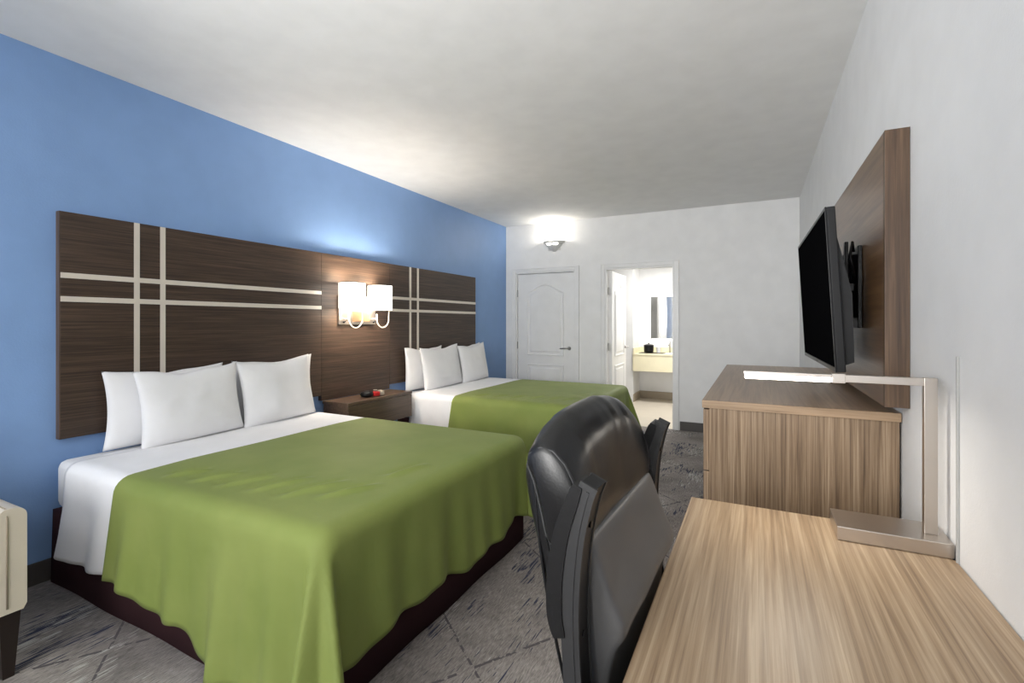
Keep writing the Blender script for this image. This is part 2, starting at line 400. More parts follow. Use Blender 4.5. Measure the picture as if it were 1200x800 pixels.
# ------------------------------------------------------------------ headboard
HX0, HX1 = XL+.002, XL+.040
HZ0, HZ1 = .717, 1.90
hb = thing('headboard', 'long dark wood wall headboard with crossing pale metal strips behind both beds', 'headboard', (XL+.02, 3.22, HZ0))
seg = (1.156, 2.83, 3.66, 5.28)
for i in range(3):
    obj('wood_panel', B(HX0, HX1, seg[i]+.0008, seg[i+1]-.0008, .674 if i == 1 else HZ0, HZ1, bev=.0012, seg=1), 'wenge_h', hb)
obj('edge_band', B(HX0, HX1, seg[0]-.004, seg[0]+.0002, HZ0, HZ1), 'wenge_v', hb)
SX = HX1+.003
for s0, s1, va, vb in ((seg[0], seg[1], 1.50, 1.637), (seg[2], seg[3], 3.975, 4.10)):
    for y in (va, vb): obj('metal_strip', B(HX1-.002, SX+.0008, y-.014, y+.014, HZ0+.001, HZ1-.001), 'strip', hb)
    for z in (1.568, 1.445): obj('metal_strip', B(HX1-.002, SX, s0+.001, s1-.001, z-.014, z+.014), 'strip', hb)

# ------------------------------------------------------------------ wall sconce with two shades
sc = thing('wall_sconce', 'twin-shade brushed metal reading sconce lit on the dark headboard', 'wall light', (HX1, 3.2, 1.30))
obj('back_plate', B(HX1, HX1+.022, 3.0, 3.44, 1.305, 1.56, bev=.003), 'nickel', sc)
obj('wood_inset', B(HX1+.0225, HX1+.026, 3.15, 3.36, 1.33, 1.42), plain('copper_panel', srgb(165, 130, 100), .35, .6), sc)  # flat copper-toned panel on the back plate
for y in (3.03, 3.37):
    cx = -3.065
    bm = bmesh.new()
    lathe(bm, [(.108, 1.437), (.108, 1.658), (.105, 1.658), (.105, 1.437), (.108, 1.437)], cx, y, 40, close=False)
    sh = obj('lamp_shade', bm, 'shade', sc, smooth='auto')
    for z in (1.4375, 1.6555):
        bm = bmesh.new(); lathe(bm, [(.1085, z), (.1095, z+.001), (.1085, z+.003), (.107, z+.003), (.107, z)], cx, y, 40, close=False)
        obj('shade_rim', bm, 'steel', sh)
    bm = bmesh.new()   # stub out of the plate, then the loop under the shade
    y0 = y+.03
    tube(bm, [(HX1+.02, y0, 1.355), (HX1+.06, y0, 1.355), (HX1+.075, y0, 1.355)], .007, 10)
    pts = []
    for k in range(25):
        a = pi+pi*k/24
        pts.append((HX1+.075+.045*(k/24), y0+.055+.055*cos(a), 1.338+.062*sin(a)))
    pts = [(HX1+.075, y0, 1.40)]+pts+[(HX1+.12, y0+.11, 1.40), (cx+.01, y0+.08, 1.435), (cx, y, 1.47)]
    tube(bm, pts, .0055, 10)
    obj('gooseneck_arm', bm, 'strip', sc, smooth=True)
    bm = bmesh.new(); tube(bm, [(cx, y, 1.46), (cx, y, 1.52)], .014, 14); obj('socket', bm, 'steel', sc, smooth='auto')
for y in (3.045, 3.41):
    bm = bmesh.new(); tube(bm, [(HX1+.02, y, 1.325), (HX1+.034, y, 1.325)], .008, 12); tube(bm, [(HX1+.03, y, 1.325), (HX1+.045, y+.02, 1.34)], .004, 8)
    obj('switch', bm, 'black', sc, smooth='auto')

# ------------------------------------------------------------------ nightstand
ns = thing('nightstand', 'floating dark wood nightstand mounted between the two beds', 'nightstand', (-3.06, 3.245, .434))
NX0, NX1 = HX1+.001, -2.92
obj('body', B(NX0, NX1-.02, 2.85, 3.64, .436, .648, bev=.002), 'night_top', ns)
obj('top', B(NX0, NX1, 2.84, 3.65, .648, .672, bev=.002), 'night_top', ns)
obj('drawer_front', B(NX1-.0195, NX1, 2.845, 3.645, .436, .644, bev=.002), 'night_top', ns)
# alarm clock
ck = thing('alarm_clock', 'small black and silver alarm clock with red face on the nightstand', 'clock', (-3.02, 3.22, .672), 0)
def cl(bm): bm.transform(Matrix.Rotation(radians(-20), 4, 'Z')); return bm
bm = bmesh.new(); lathe(bm, [(.03, 0), (.052, .008), (.06, .024), (.05, .042), (.025, .05), (.0005, .051)], 0, -.05, 24); obj('clock_body', cl(bm), 'black', ck, smooth=True, local=True)
obj('red_face', cl(B(.0, .045, -.005, .055, .003, .043, bev=.008)), 'red', ck, smooth='auto', local=True)
obj('silver_end', cl(B(-.03, .035, .056, .105, .003, .048, bev=.012)), 'silver', ck, smooth='auto', local=True)
bm = bmesh.new(); lathe(bm, [(.0005, .05), (.018, .052), (.018, .056), (.0005, .058)], .0, .03, 16); obj('snooze_button', cl(bm), 'silver', ck, smooth='auto', local=True)

# ------------------------------------------------------------------ beds
BX0, BX1, BY0, BY1, BT = HX1+.012, -1.27, 1.12, 2.65, .625
ridges = []
for i in range(5):   # quilted wave marks near the corner of the coverlet
    ridges.append((-2.34+.17*i, 1.19+.012*i, .20+.03*i, radians(60+2*i)))
ridges += [(-1.52, 1.30, .30, radians(66)), (-1.45, 1.62, .28, radians(80))]
def ridge_h(x, y):
    h = 0
    for (rx, ry, ln, an) in ridges:
        dx, dy = x-rx, y-ry; u = dx*cos(an)+dy*sin(an); v_ = -dx*sin(an)+dy*cos(an)-.35*(u-ln*.5)**2
        if -.02 < u < ln+.02:
            t = max(0, min(1, u/ln)); h += .015*sin(pi*t)*(exp(-((v_)/.021)**2)-.5*exp(-((v_-.045)/.021)**2))
    return h
def cloth(x0, x1, dropF, dropL, dropR, clear, foot=True, nx=90, ny=80, nd=26, rid=False, R=.06, seed=0, flare=.06, crown=0.0):
    """dropF(y), dropL(x), dropR(x): lengths hanging; clear: clearance above the mattress"""
    ps = [(x0+(x1-x0)*i/nx, 0) for i in range(nx+1)]
    if foot: ps += [(x1, (j+1)/nd) for j in range(nd)]
    qs = [(BY0, -(nd-j)/nd) for j in range(nd)]+[(BY0+(BY1-BY0)*i/ny, 0) for i in range(ny+1)]+[(BY1, (j+1)/nd) for j in range(nd)]
    bm = bmesh.new(); G = []
    inset = R-.012
    for (px, fx) in ps:
        row = []
        for (qy, fy) in qs:
            ex = fx*dropF(qy) if fx else 0
            side = -1 if fy < 0 else 1
            ey = abs(fy)*(dropL(px) if fy < 0 else dropR(px))
            # inner flat region is shrunk so that the rolled edge ends just outside the mattress
            bx = min(px, BX1); by = qy
            if foot: bx = bx-inset*max(0, min(1, (px-(BX1-.5))/.5))
            c0 = (BY0+BY1)/2; by = c0+(by-c0)*(1-2*inset/(BY1-BY0))
            r = hypot(ex, ey)
            z = BT+clear; x = bx; y = by
            if r > 1e-6:
                ux_, uy_ = ex/r, side*ey/r; a = r/R
                if a < pi/2: out, dn = R*sin(a), R*(1-cos(a))
                else: out, dn = R, R+(r-R*pi/2)
                phi = atan2(ey, ex)
                dd = max(0, dn-R)
                if ex > 0 and ey > 0:
                    g = exp(-((phi-pi/4)/.34)**2)
                    out += dd*(.30*g+.22*exp(-((phi-1.15)/.16)**2)+.20*exp(-((phi-.45)/.16)**2)-.10*exp(-((phi-.8)/.12)**2))
                s_ = px*7+qy*6+phi*3+seed
                out += dd*flare*(.8+.55*sin(s_*1.3)+.45*sin(s_*3.1+1)+.3*sin(s_*5.7))+dd*.05*(noise.noise(Vector((px*5, qy*5, seed+phi*2)))+.2)
                out += .003+(.012 if rid else 0)*min(1, r/.1)
                x += ux_*out; y += uy_*out; z -= dn
                if ex == 0: x -= .17*dn*max(0, min(1, 1-(px+2.7)/.8))*(1 if px > -2.97 else .6)
                if z < .012: z = .012+.002*(noise.noise(Vector((px*9, qy*9, 3)))+1)
            else:
                e = min(1, min(qy-BY0, BY1-qy)/.25)
                z += .004*noise.noise(Vector((px*2.2, qy*2.2, seed)))*e+crown*e*min(1, (BX1-px)/.25 if foot else 1)
            if rid: z += ridge_h(x, y) if r < .05 else 0
            row.append(bm.verts.new((x, y, z)))
        G.append(row)
    for i in range(len(G)-1):
        for j in range(len(G[0])-1): bm.faces.new((G[i][j], G[i+1][j], G[i+1][j+1], G[i][j+1]))
    return bm
def finish_cloth(o, th):
    md = o.modifiers.new('Solidify', 'SOLIDIFY'); md.thickness = th; md.offset = 1
bed1 = thing('bed', 'near queen bed with dark brown skirt and green coverlet', 'bed', ((BX0+BX1)/2, 1.885, 0), 0, 'queen beds')
o = obj('mattress', B(BX0, BX1-.012, BY0+.012, BY1-.012, .375, BT-.006, bev=.04, seg=4), 'sheet', bed1, smooth='auto')
bm = bmesh.new()   # skirt: cloth walls with slight pleats
def ring(z, o_):
    pts = []
    for k in range(80): pts.append((BX0+(BX1-BX0)*k/80, BY0, 0, -1))
    for k in range(64): pts.append((BX1, BY0+(BY1-BY0)*k/64, 1, 0))
    for k in range(80): pts.append((BX1-(BX1-BX0)*k/80, BY1, 0, 1))
    pts.append((BX0, BY1, 0, 1))
    return [bm.verts.new((x+nx*(o_+.004*sin(y*11)*(1-z)), y+ny*(o_+.004*sin(x*9)*(1-z)), z)) for x, y, nx, ny in pts]
r0, r1, r2 = ring(.006, .004), ring(.2, 0), ring(.372, -.004)
for A, Bq in ((r0, r1), (r1, r2)):
    for k in range(len(A)-1): bm.faces.new((A[k], A[k+1], Bq[k+1], Bq[k]))
bm.faces.new(r2)
sk = obj('bed_skirt', bm, 'skirt', bed1, smooth='auto')
md = sk.modifiers.new('Solidify', 'SOLIDIFY'); md.thickness = .004; md.offset = -1
tt = bmesh.new(); box(tt, BX0+.03, BX1-.03, BY0+.03, BY1-.03, .08, .365); obj('box_spring', tt, 'skirt', bed1)
for x in (BX0+.1, BX1-.1):
    for y in (BY0+.1, BY1-.1):
        bm = bmesh.new(); lathe(bm, [(.02, 0), (.025, .08)], x, y, 12); obj('leg', bm, 'black', bed1)

def sheet_drop(x): return .30+.19*max(0, min(1, (x+3.0)/.06))
sh1 = obj('white_duvet', cloth(-3.0, -2.44, None, lambda x: .47, lambda x: .43, .004, foot=False, nx=26, seed=5, flare=.05, R=.055), 'sheet', smooth=True, loc=((-2.7), 1.885, BT))
finish_cloth(sh1, .006); tag(sh1, 'white folded top sheet hanging over the side of the near bed', 'sheet', 'white top sheets')
sh1.name = 'top_sheet'
def sstep(a, b_, x):
    t = max(0, min(1, (x-a)/(b_-a))); return t*t*(3-2*t)
def dF(y): return .50+.02*sin(y*7)+.012*sin(y*17)
def dL(x): return .475+.07*max(0, min(1, (x+2.6)/.7))+.08*sstep(-2.02, -1.85, x)+.012*sin(x*14)
def dR(x): return .47+.01*sin(x*12)
cv1 = obj('coverlet', cloth(-2.52, BX1, dF, dL, dR, .012, rid=True, seed=1, flare=.055, crown=.006, nx=200, ny=160), 'green', smooth=True, loc=(-1.9, 1.885, BT))
finish_cloth(cv1, .004); tag(cv1, 'green coverlet with quilted wave marks draped over the near bed', 'coverlet', 'green coverlets')

def pillow(w_, h_, d_, seed):
    bm = bmesh.new(); N = 34; out = []
    for side in (1, -1):
        g = []
        for i in range(N+1):
            row = []
            for j in range(N+1):
                u = -1+2*i/N; v_ = -1+2*j/N
                u = math.copysign(abs(u)**.85, u); v_ = math.copysign(abs(v_)**.85, v_)
                y = w_/2*u*(1-.075*(1-v_*v_)); z = h_/2*v_*(1-(.085 if v_ > 0 else 0)*(1-u*u))
                t = ((1-abs(u)**2.6)*(1-abs(v_)**2.6))**.52*d_/2
                t = min(t*(1-.25*v_), d_*.62)
                nn = noise.noise(Vector((u*1.8+seed*7, v_*1.8, side)))*.012+noise.noise(Vector((u*4+seed*3, v_*3, side*2)))*.004
                t += nn*(1-u*u)*(1-v_*v_)
                sl = -.018*exp(-((abs(u)-.0)/.5)**2)*max(0, v_)+.012*noise.noise(Vector((u*2+seed*5, 9, 0)))*(v_ > 0)*v_
                row.append((side*t, y, z+h_/2+sl*1.0))
            g.append(row)
        out.append(g)
    V = {}
    def vert(s, i, j):
        if i in (0, N) or j in (0, N): s = 0
        if (s, i, j) not in V: V[(s, i, j)] = bm.verts.new(out[s][i][j] if s else (0, out[0][i][j][1], out[0][i][j][2]))
        return V[(s, i, j)]
    for s in (0, 1):
        for i in range(N):
            for j in range(N):
                key = [(i, j), (i+1, j), (i+1, j+1), (i, j+1)]
                vs = []
                for (a, c_) in key:
                    edge = a in (0, N) or c_ in (0, N)
                    k = ('e', a, c_) if edge else (s, a, c_)
                    if k not in V: V[k] = bm.verts.new((0 if edge else out[s][a][c_][0], out[s][a][c_][1], out[s][a][c_][2]))
                    vs.append(V[k])
                bm.faces.new(vs)
    return bm
PZ = BT+.006
def place_pillow(x, y, w_, h_, lean, yaw, roll, label, seed, z=PZ):
    o = obj('pillow', pillow(w_, h_, .13, seed), 'pillow', smooth=True, local=True)
    o.location = (x, y, z); o.rotation_euler = (radians(roll), radians(lean), radians(yaw))
    return tag(o, label, 'pillow', 'white pillows')
# near bed
place_pillow(-3.12, 1.63, .66, .43, -2, 0, 0, 'white pillow at the wall side left, half hidden, on the near bed', 1)
place_pillow(-2.98, 1.71, .60, .435, -8, 1, 1.5, 'large white front pillow left of centre on the near bed', 2)
place_pillow(-2.985, 2.295, .58, .445, -8, 0, 2.5, 'white front pillow nearer the nightstand on the near bed', 3)
place_pillow(-3.12, 2.35, .65, .44, -2, 0, 1, 'white rear pillow showing only its corner beside the nightstand, near bed', 4)
# far bed
DY = 2.64
place_pillow(-3.125, 4.12, .64, .44, -2, 0, 0, 'white pillow at left rear of the far bed, half hidden', 5)
place_pillow(-2.985, 4.28, .72, .45, -8, 1, 1.5, 'white front pillow in the middle of the far bed', 6)
place_pillow(-2.985, 4.93, .60, .445, -8, 0, 2.5, 'white right front pillow on the far bed', 7)
place_pillow(-3.125, 4.97, .62, .44, -2, 0, 1, 'white rear pillow at the far right end of the far bed', 8)
for src, lab in ((bed1, 'far queen bed beside the closed white door, dark skirt'), (sh1, 'white folded top sheet on the far bed beside the nightstand'), (cv1, 'green coverlet draped over the far bed')):
    c_ = copy_tree(src); c_.location.y += DY; c_['label'] = lab

# ------------------------------------------------------------------ dresser
DX0, DX1, DY0, DY1, DZ = -.183, .428, 2.0, 3.76, 1.022
dr = thing('dresser', 'tall walnut dresser with brown top standing under the television', 'dresser', ((DX0+DX1)/2, 2.88, 0))
obj('top', B(DX0-.004, DX1, DY0-.006, DY1+.004, DZ-.030, DZ, bev=.0015), 'dresser_top', dr)
obj('top_edge', B(DX0-.003, DX1-.001, DY0-.0085, DY0-.006, DZ-.029, DZ-.001), 'walnut_x', dr)
obj('side_panel', B(DX0+.021, DX1-.004, DY0, DY0+.02, .02, DZ-.0305, bev=.001), 'walnut_z', dr)
obj('side_panel', B(DX0+.021, DX1-.004, DY1-.02, DY1, .02, DZ-.0305, bev=.001), 'walnut_z', dr)
obj('carcass', B(DX0+.022, DX1-.012, DY0+.021, DY1-.021, .02, DZ-.0315), 'base_dark', dr)
obj('plinth', B(DX0+.04, DX1-.01, DY0+.03, DY1-.03, .0, .02), 'base_dark', dr)
for i in range(2):
    for j in range(4):
        ya = DY0+.002+i*(DY1-DY0)/2; yb = ya+(DY1-DY0)/2-.004; za = .03+j*.24
        f = obj('drawer', B(DX0, DX0+.0205, ya, yb, za, za+.236, bev=.0015), 'walnut_z', dr)
        obj('handle', B(DX0-.022, DX0-.014, (ya+yb)/2-.07, (ya+yb)/2+.07, za+.15, za+.16, bev=.003), 'steel', f)
        for s in (-1, 1): obj('handle_post', B(DX0-.015, DX0+.001, (ya+yb)/2+s*.06-.004, (ya+yb)/2+s*.06+.004, za+.151, za+.159), 'steel', f)

# ------------------------------------------------------------------ TV panel, TV, mount
tp = thing('wall_panel', 'thick brown wood wall panel behind the television above the dresser', 'wall panel', (XR-.03, 2.55, 1.05))
obj('panel_face', B(.366, .384, 1.925, 3.2, 1.052, 1.935, bev=.001), 'panel_y', tp)
obj('panel_return', B(.366, XR-.001, 1.905, 1.9245, 1.052, 1.935, bev=.001), 'panel_z', tp)
obj('panel_core', B(.3845, XR-.001, 1.925, 3.2, 1.055, 1.932), 'panel_z', tp)
TC = Vector((.221, 2.424, 1.434)); yaw = -.014; tilt = .056
Rm = Matrix.Translation(TC) @ Matrix.Rotation(-yaw, 4, 'Z') @ Matrix.Rotation(-tilt, 4, 'Y')
tv = thing('television', 'black flat television tilted forward over the dresser', 'television', tuple(TC))
def tvb(*a, **k): bm = B(*a, **k); bm.transform(Rm); return bm
W2, H2 = .485, .281
obj('screen', tvb(-.003, .001, -W2+.011, W2-.011, -H2+.016, H2-.011), 'screen', tv)
bz = obj('bezel', tvb(.0012, .026, -W2, W2, -H2, H2, bev=.003), 'plastic', tv)
fr = bmesh.new()
box(fr, -.004, .0012, -W2, -W2+.01, -H2, H2); box(fr, -.004, .0012, W2-.01, W2, -H2, H2)
box(fr, -.004, .0012, -W2+.01, W2-.01, H2-.01, H2); box(fr, -.004, .0012, -W2+.01, W2-.01, -H2, -H2+.015); fr.transform(Rm)
obj('screen_frame', fr, 'black', tv)
bm = bmesh.new(); prism(bm, [(.026, -H2+.02), (.055, -H2+.03), (.062, -.02), (.04, .12), (.026, .2)], 'y', -W2+.03, W2-.03); bm.transform(Rm)
obj('rear_housing', bm, 'plastic', tv)
obj('maker_badge', tvb(-.005, -.003, -.03, .03, -H2+.004, -H2+.011), 'plastic_grey', tv)
mt = thing('tv_mount', 'black articulated wall mount holding the television to the wood panel', 'tv mount', (.366, 2.40, 1.45))
obj('wall_plate', B(.350, .3655, 2.26, 2.52, 1.30, 1.62, bev=.003), 'black', mt)
bm = bmesh.new(); tube(bm, [(.335, 2.39, 1.34), (.335, 2.39, 1.60)], .016, 14); tube(bm, [(.322, 2.34, 1.36), (.322, 2.34, 1.58)], .012, 12)
obj('pivot_post', bm, 'black', mt, smooth='auto')
obj('mount_arm', B(.300, .332, 2.30, 2.42, 1.40, 1.54, bev=.006), 'plastic', mt)
bm = bmesh.new()
for y in (2.30, 2.50): box(bm, .312, .324, y-.015, y+.015, 1.30, 1.64, bev=.002)
box(bm, .310, .330, 2.20, 2.60, 1.44, 1.47, bev=.002)
obj('tv_bracket', bm, 'black', mt)
bm = bmesh.new()
tube(bm, [(.34, 2.28, 1.60), (.33, 2.24, 1.63), (.32, 2.22, 1.58), (.335, 2.23, 1.50)], .005, 8)
obj('cable', bm, 'black', mt, smooth=True)

# ------------------------------------------------------------------ desk
EX0, EX1, EY0, EY1, EZ = -.188, XR-.003, .22, 1.672, .75
dk = thing('desk', 'light walnut desk with striped grain against the right wall', 'desk', ((EX0+EX1)/2, .95, 0))
obj('desktop', B(EX0, EX1, EY0, EY1, EZ-.030, EZ, bev=.0015), 'desk', dk)
obj('edge_band', B(EX0-.0012, EX0, EY0, EY1, EZ-.029, EZ-.001), 'dresser_top', dk)
obj('side_panel', B(EX0+.03, EX1-.01, EY1-.045, EY1-.02, 0, EZ-.0305, bev=.001), 'walnut_z', dk)
obj('side_panel', B(EX0+.03, EX1-.01, EY0+.02, EY0+.045, 0, EZ-.0305, bev=.001), 'walnut_z', dk)
obj('modesty_panel', B(EX1-.03, EX1-.012, EY0+.046, EY1-.046, .35, EZ-.0305, bev=.001), 'walnut_z', dk)
# desk lamp
lp = thing('desk_lamp', 'brushed nickel angular lamp with glowing tube on the desk corner', 'desk lamp', (.31, 1.585, EZ))
obj('base', B(.19, .427, 1.515, 1.655, EZ, EZ+.036, bev=.002), 'nickel', lp)
obj('base_foot', B(.20, .42, 1.525, 1.645, EZ-.0, EZ+.001), 'black', lp)
obj('post', B(.381, .408, 1.562, 1.582, EZ+.036, 1.181, bev=.001), 'nickel', lp)
obj('arm', B(.20, .3808, 1.563, 1.581, 1.160, 1.180, bev=.001), 'nickel', lp)
obj('collar', B(.185, .215, 1.560, 1.584, 1.157, 1.183, bev=.001), 'nickel', lp)
obj('light_bar', B(-.033, .185, 1.564, 1.580, 1.171, 1.180, bev=.001), 'nickel', lp)
obj('light_tube', B(-.030, .184, 1.5645, 1.5795, 1.158, 1.1705, bev=.003), 'led', lp)
area('desk_lamp_light', (.077, 1.572, 1.155), (0, 0, 0), .21, .012, 1.2, (1, .94, .85))
bm = bmesh.new(); tube(bm, [(.4245, 1.53, EZ+.01), (.4262, 1.505, EZ-.01), (.4262, 1.50, EZ-.05)], .004, 8)
tag(obj('power_cord', bm, 'black', smooth=True, loc=(.426, 1.50, EZ)), 'black lamp cord dropping between desk lamp base and wall', 'cord')

# ------------------------------------------------------------------ office chair (arms flipped up)
CY = 1.035
ch = thing('office_chair', 'black leather high-back office chair with raised arms pushed under the desk', 'office chair', (.10, CY, 0), radians(-2))
def chb(bm): # world-style coordinates -> local
    bm.transform(Matrix.Translation((-.10, -CY, 0))); return bm
def interp(tab, z):
    for (z0, *a), (z1, *b_) in zip(tab, tab[1:]):
        if z <= z1:
            t = (z-z0)/(z1-z0); t = max(0, t); return [p+(q-p)*t for p, q in zip(a, b_)]
    return list(tab[-1][1:])
def pad(rows, nexp=3.0, n=44, crease=None, sag=None):
    """rows: (z, xfront, xback, halfwidth, crown) lofted; crown lifts centre of the row"""
    bm = bmesh.new(); rings = []
    for (z, xf, xb, hw, cr) in rows:
        ring_ = []
        for k in range(n):
            a = 2*pi*k/n; c_, s_ = cos(a), sin(a)
            ys = math.copysign(abs(c_)**(2/nexp), c_); xs = math.copysign(abs(s_)**(2/nexp), s_)
            xc = (xf+xb)/2; hx = (xf-xb)/2
            x = xc+hx*xs+(sag(ys, z, xs) if sag else 0); y = CY+hw*ys
            ring_.append(bm.verts.new((x, y, z+cr*(1-ys*ys))))
        rings.append(ring_)
    for A, Bq in zip(rings, rings[1:]):
        for k in range(n): bm.faces.new((A[k], A[(k+1) % n], Bq[(k+1) % n], Bq[k]))
    bm.faces.new(rings[0][::-1]); bm.faces.new(rings[-1]); return bm
def bolster(prof, hw, crown, edge=.022, ny=28, bow=0, wrk=None):
    """cushion: closed side profile (x,z) carried across the chair, rounded at both ends; crown lifts the middle, bow pushes it back"""
    n = len(prof); cx_ = sum(p[0] for p in prof)/n; cz_ = sum(p[1] for p in prof)/n
    # smooth, closed resample of the profile
    P = []
    for i in range(n):
        p0, p1, p2, p3 = (Vector(prof[(i+k) % n]) for k in (-1, 0, 1, 2))
        for f in (0, .25, .5, .75):
            P.append(.5*((2*p1)+(-p0+p2)*f+(2*p0-5*p1+4*p2-p3)*f*f+(-p0+3*p1-3*p2+p3)*f**3))
    sl = [(-hw-.004, .55), (-hw, .80), (-hw+edge*.12, .90), (-hw+edge*.4, .965), (-hw+edge, 1)]
    ys = sl+[(-hw+edge+(2*hw-2*edge)*k/ny, 1) for k in range(1, ny)]+[(-y, t) for y, t in reversed(sl)]
    bm = bmesh.new(); rings = []
    for y, t in ys:
        u = y/hw; ring_ = []
        m_ = len(P)
        for k, p in enumerate(P):
            tan = (P[(k+1) % m_]-P[k-1]).normalized(); nr = Vector((tan.y, -tan.x))
            if (p-Vector((cx_, cz_))).dot(nr) < 0: nr = -nr
            q = p-nr*(1-t)*edge*1.1
            x = q.x-bow*(1-u*u); z = q.y+crown*(1-abs(u)**3)*max(0, min(1, (q.y-cz_)/.06+.5)) if crown else q.y
            if wrk and t == 1:
                dlt = wrk(u, p.x, p.y); x += nr.x*dlt; z += nr.y*dlt
            ring_.append(bm.verts.new((x, CY+y, z)))
        rings.append(ring_)
    for A, Bq in zip(rings, rings[1:]):
        for k in range(len(A)): bm.faces.new((A[k], A[(k+1) % len(A)], Bq[(k+1) % len(A)], Bq[k]))
    bm.faces.new(rings[0][::-1]); bm.faces.new(rings[-1]); return bm
shell = [(-.215, .56), (-.245, .66), (-.280, .80), (-.310, .92), (-.340, 1.02), (-.352, 1.050), (-.367, 1.062), (-.384, 1.045), (-.376, .98), (-.345, .86), (-.312, .74), (-.275, .62), (-.245, .55)]
obj('back_shell', chb(bolster(shell, .232, .045, .03)), 'leather', ch, smooth=True, local=True)
head = [(-.262, .925), (-.256, .955), (-.262, .995), (-.276, 1.035), (-.296, 1.070), (-.320, 1.092), (-.346, 1.096), (-.368, 1.082), (-.374, 1.058), (-.360, 1.03), (-.346, .98), (-.334, .93), (-.31, .915)]
def wr(u, x, z):
    top = exp(-((z-1.05)/.05)**2)
    return .0022*top*sin(u*26+6*noise.noise(Vector((u*2, z*8, 0))))*noise.noise(Vector((u*2.5, 1, 7)))*2+.004*noise.noise(Vector((u*2.4, z*9, 4)))
obj('head_cushion', chb(bolster(head, .243, .050, .020, wrk=wr, bow=.006)), 'leather', ch, smooth=True, local=True)
lumb = [(-.262, .938), (-.248, .925), (-.232, .885), (-.212, .835), (-.195, .80), (-.194, .775), (-.212, .740), (-.222, .67), (-.215, .60), (-.215, .555), (-.235, .55), (-.258, .61), (-.282, .72), (-.308, .84), (-.325, .92), (-.30, .942)]
def wr2(u, x, z): return .003*noise.noise(Vector((u*2, z*6, 1)))-.004*(1-u*u)*exp(-((z-.86)/.05)**2)
obj('lumbar_cushion', chb(bolster(lumb, .226, 0, .022, wrk=wr2)), 'leather_lit', ch, smooth=True, local=True)
for s in (-1, 1):    # seam round each end of the head cushion
    bm = bmesh.new(); pr = [Vector(p) for p in head]; cc = sum(pr, Vector((0, 0)))/len(pr)
    q = [cc+(p-cc)*.955 for p in pr]
    tube(bm, [(p.x, CY+s*.2405, p.y) for p in q+[q[0]]], .0028, 8)
    obj('seam', chb(bm), 'plastic_grey', ch, smooth=True, local=True)
bm = bmesh.new(); tube(bm, [(-.268+.0, CY+y, .934) for y in [-.225+.45*k/20 for k in range(21)]], .006, 8)
obj('seam_roll', chb(bm), 'leather', ch, smooth=True, local=True)
# stitched piping along both edges
for s in (-1, 1):
    bm = bmesh.new()
    tube(bm, [(-.285-.075*sin(t*1.5), CY+s*.2345, .62+.43*t) for t in [k/12 for k in range(13)]], .003, 8)
    obj('piping', chb(bm), 'plastic', ch, smooth=True, local=True)
# seat
rows = [(.42, .30, -.20, .22, 0), (.43, .325, -.215, .245, 0), (.47, .335, -.215, .255, 0), (.505, .325, -.20, .25, .004), (.525, .28, -.16, .22, .008), (.53, .22, -.10, .16, .01)]
obj('seat', chb(pad(rows, 4.5)), 'leather', ch, smooth=True, local=True)
# flip-up arms
def arc_strip(pts, ts, y0, y1, bev=.004):
    """closed profile: centre line pts (x,z) with thickness list ts, extruded y0..y1"""
    L_, R2 = [], []
    for i, (x, z) in enumerate(pts):
        a = Vector(pts[min(i+1, len(pts)-1)])-Vector(pts[max(i-1, 0)]); a.normalize(); n_ = Vector((-a.y, a.x))
        L_.append((x+n_.x*ts[i]/2, z+n_.y*ts[i]/2)); R2.append((x-n_.x*ts[i]/2, z-n_.y*ts[i]/2))
    bm = bmesh.new(); prism(bm, L_+R2[::-1], 'y', y0, y1)
    es = [e for e in bm.edges if e.is_manifold and e.calc_face_angle(0) > radians(60)]
    if bev: bmesh.ops.bevel(bm, geom=es, offset=bev, segments=2, profile=.5, affect='EDGES')
    return bm
def curve(keys, n=26):
    out = []
    for i in range(n+1):
        t = i/n*(len(keys)-1); k = min(int(t), len(keys)-2); f = t-k
        P = [Vector(keys[max(0, min(len(keys)-1, k+j))]) for j in (-1, 0, 1, 2)]
        q = .5*((2*P[1])+(-P[0]+P[2])*f+(2*P[0]-5*P[1]+4*P[2]-P[3])*f*f+(-P[0]+3*P[1]-3*P[2]+P[3])*f**3)
        out.append((q.x, q.y))
    return out
frame_c = curve([(-.13, .46), (-.205, .55), (-.248, .65), (-.260, .75), (-.263, .86), (-.255, .96), (-.240, 1.03), (-.230, 1.058)])
padc = curve([(-.281, .798), (-.290, .835), (-.289, .90), (-.278, .97), (-.260, 1.025), (-.249, 1.055)], 22)
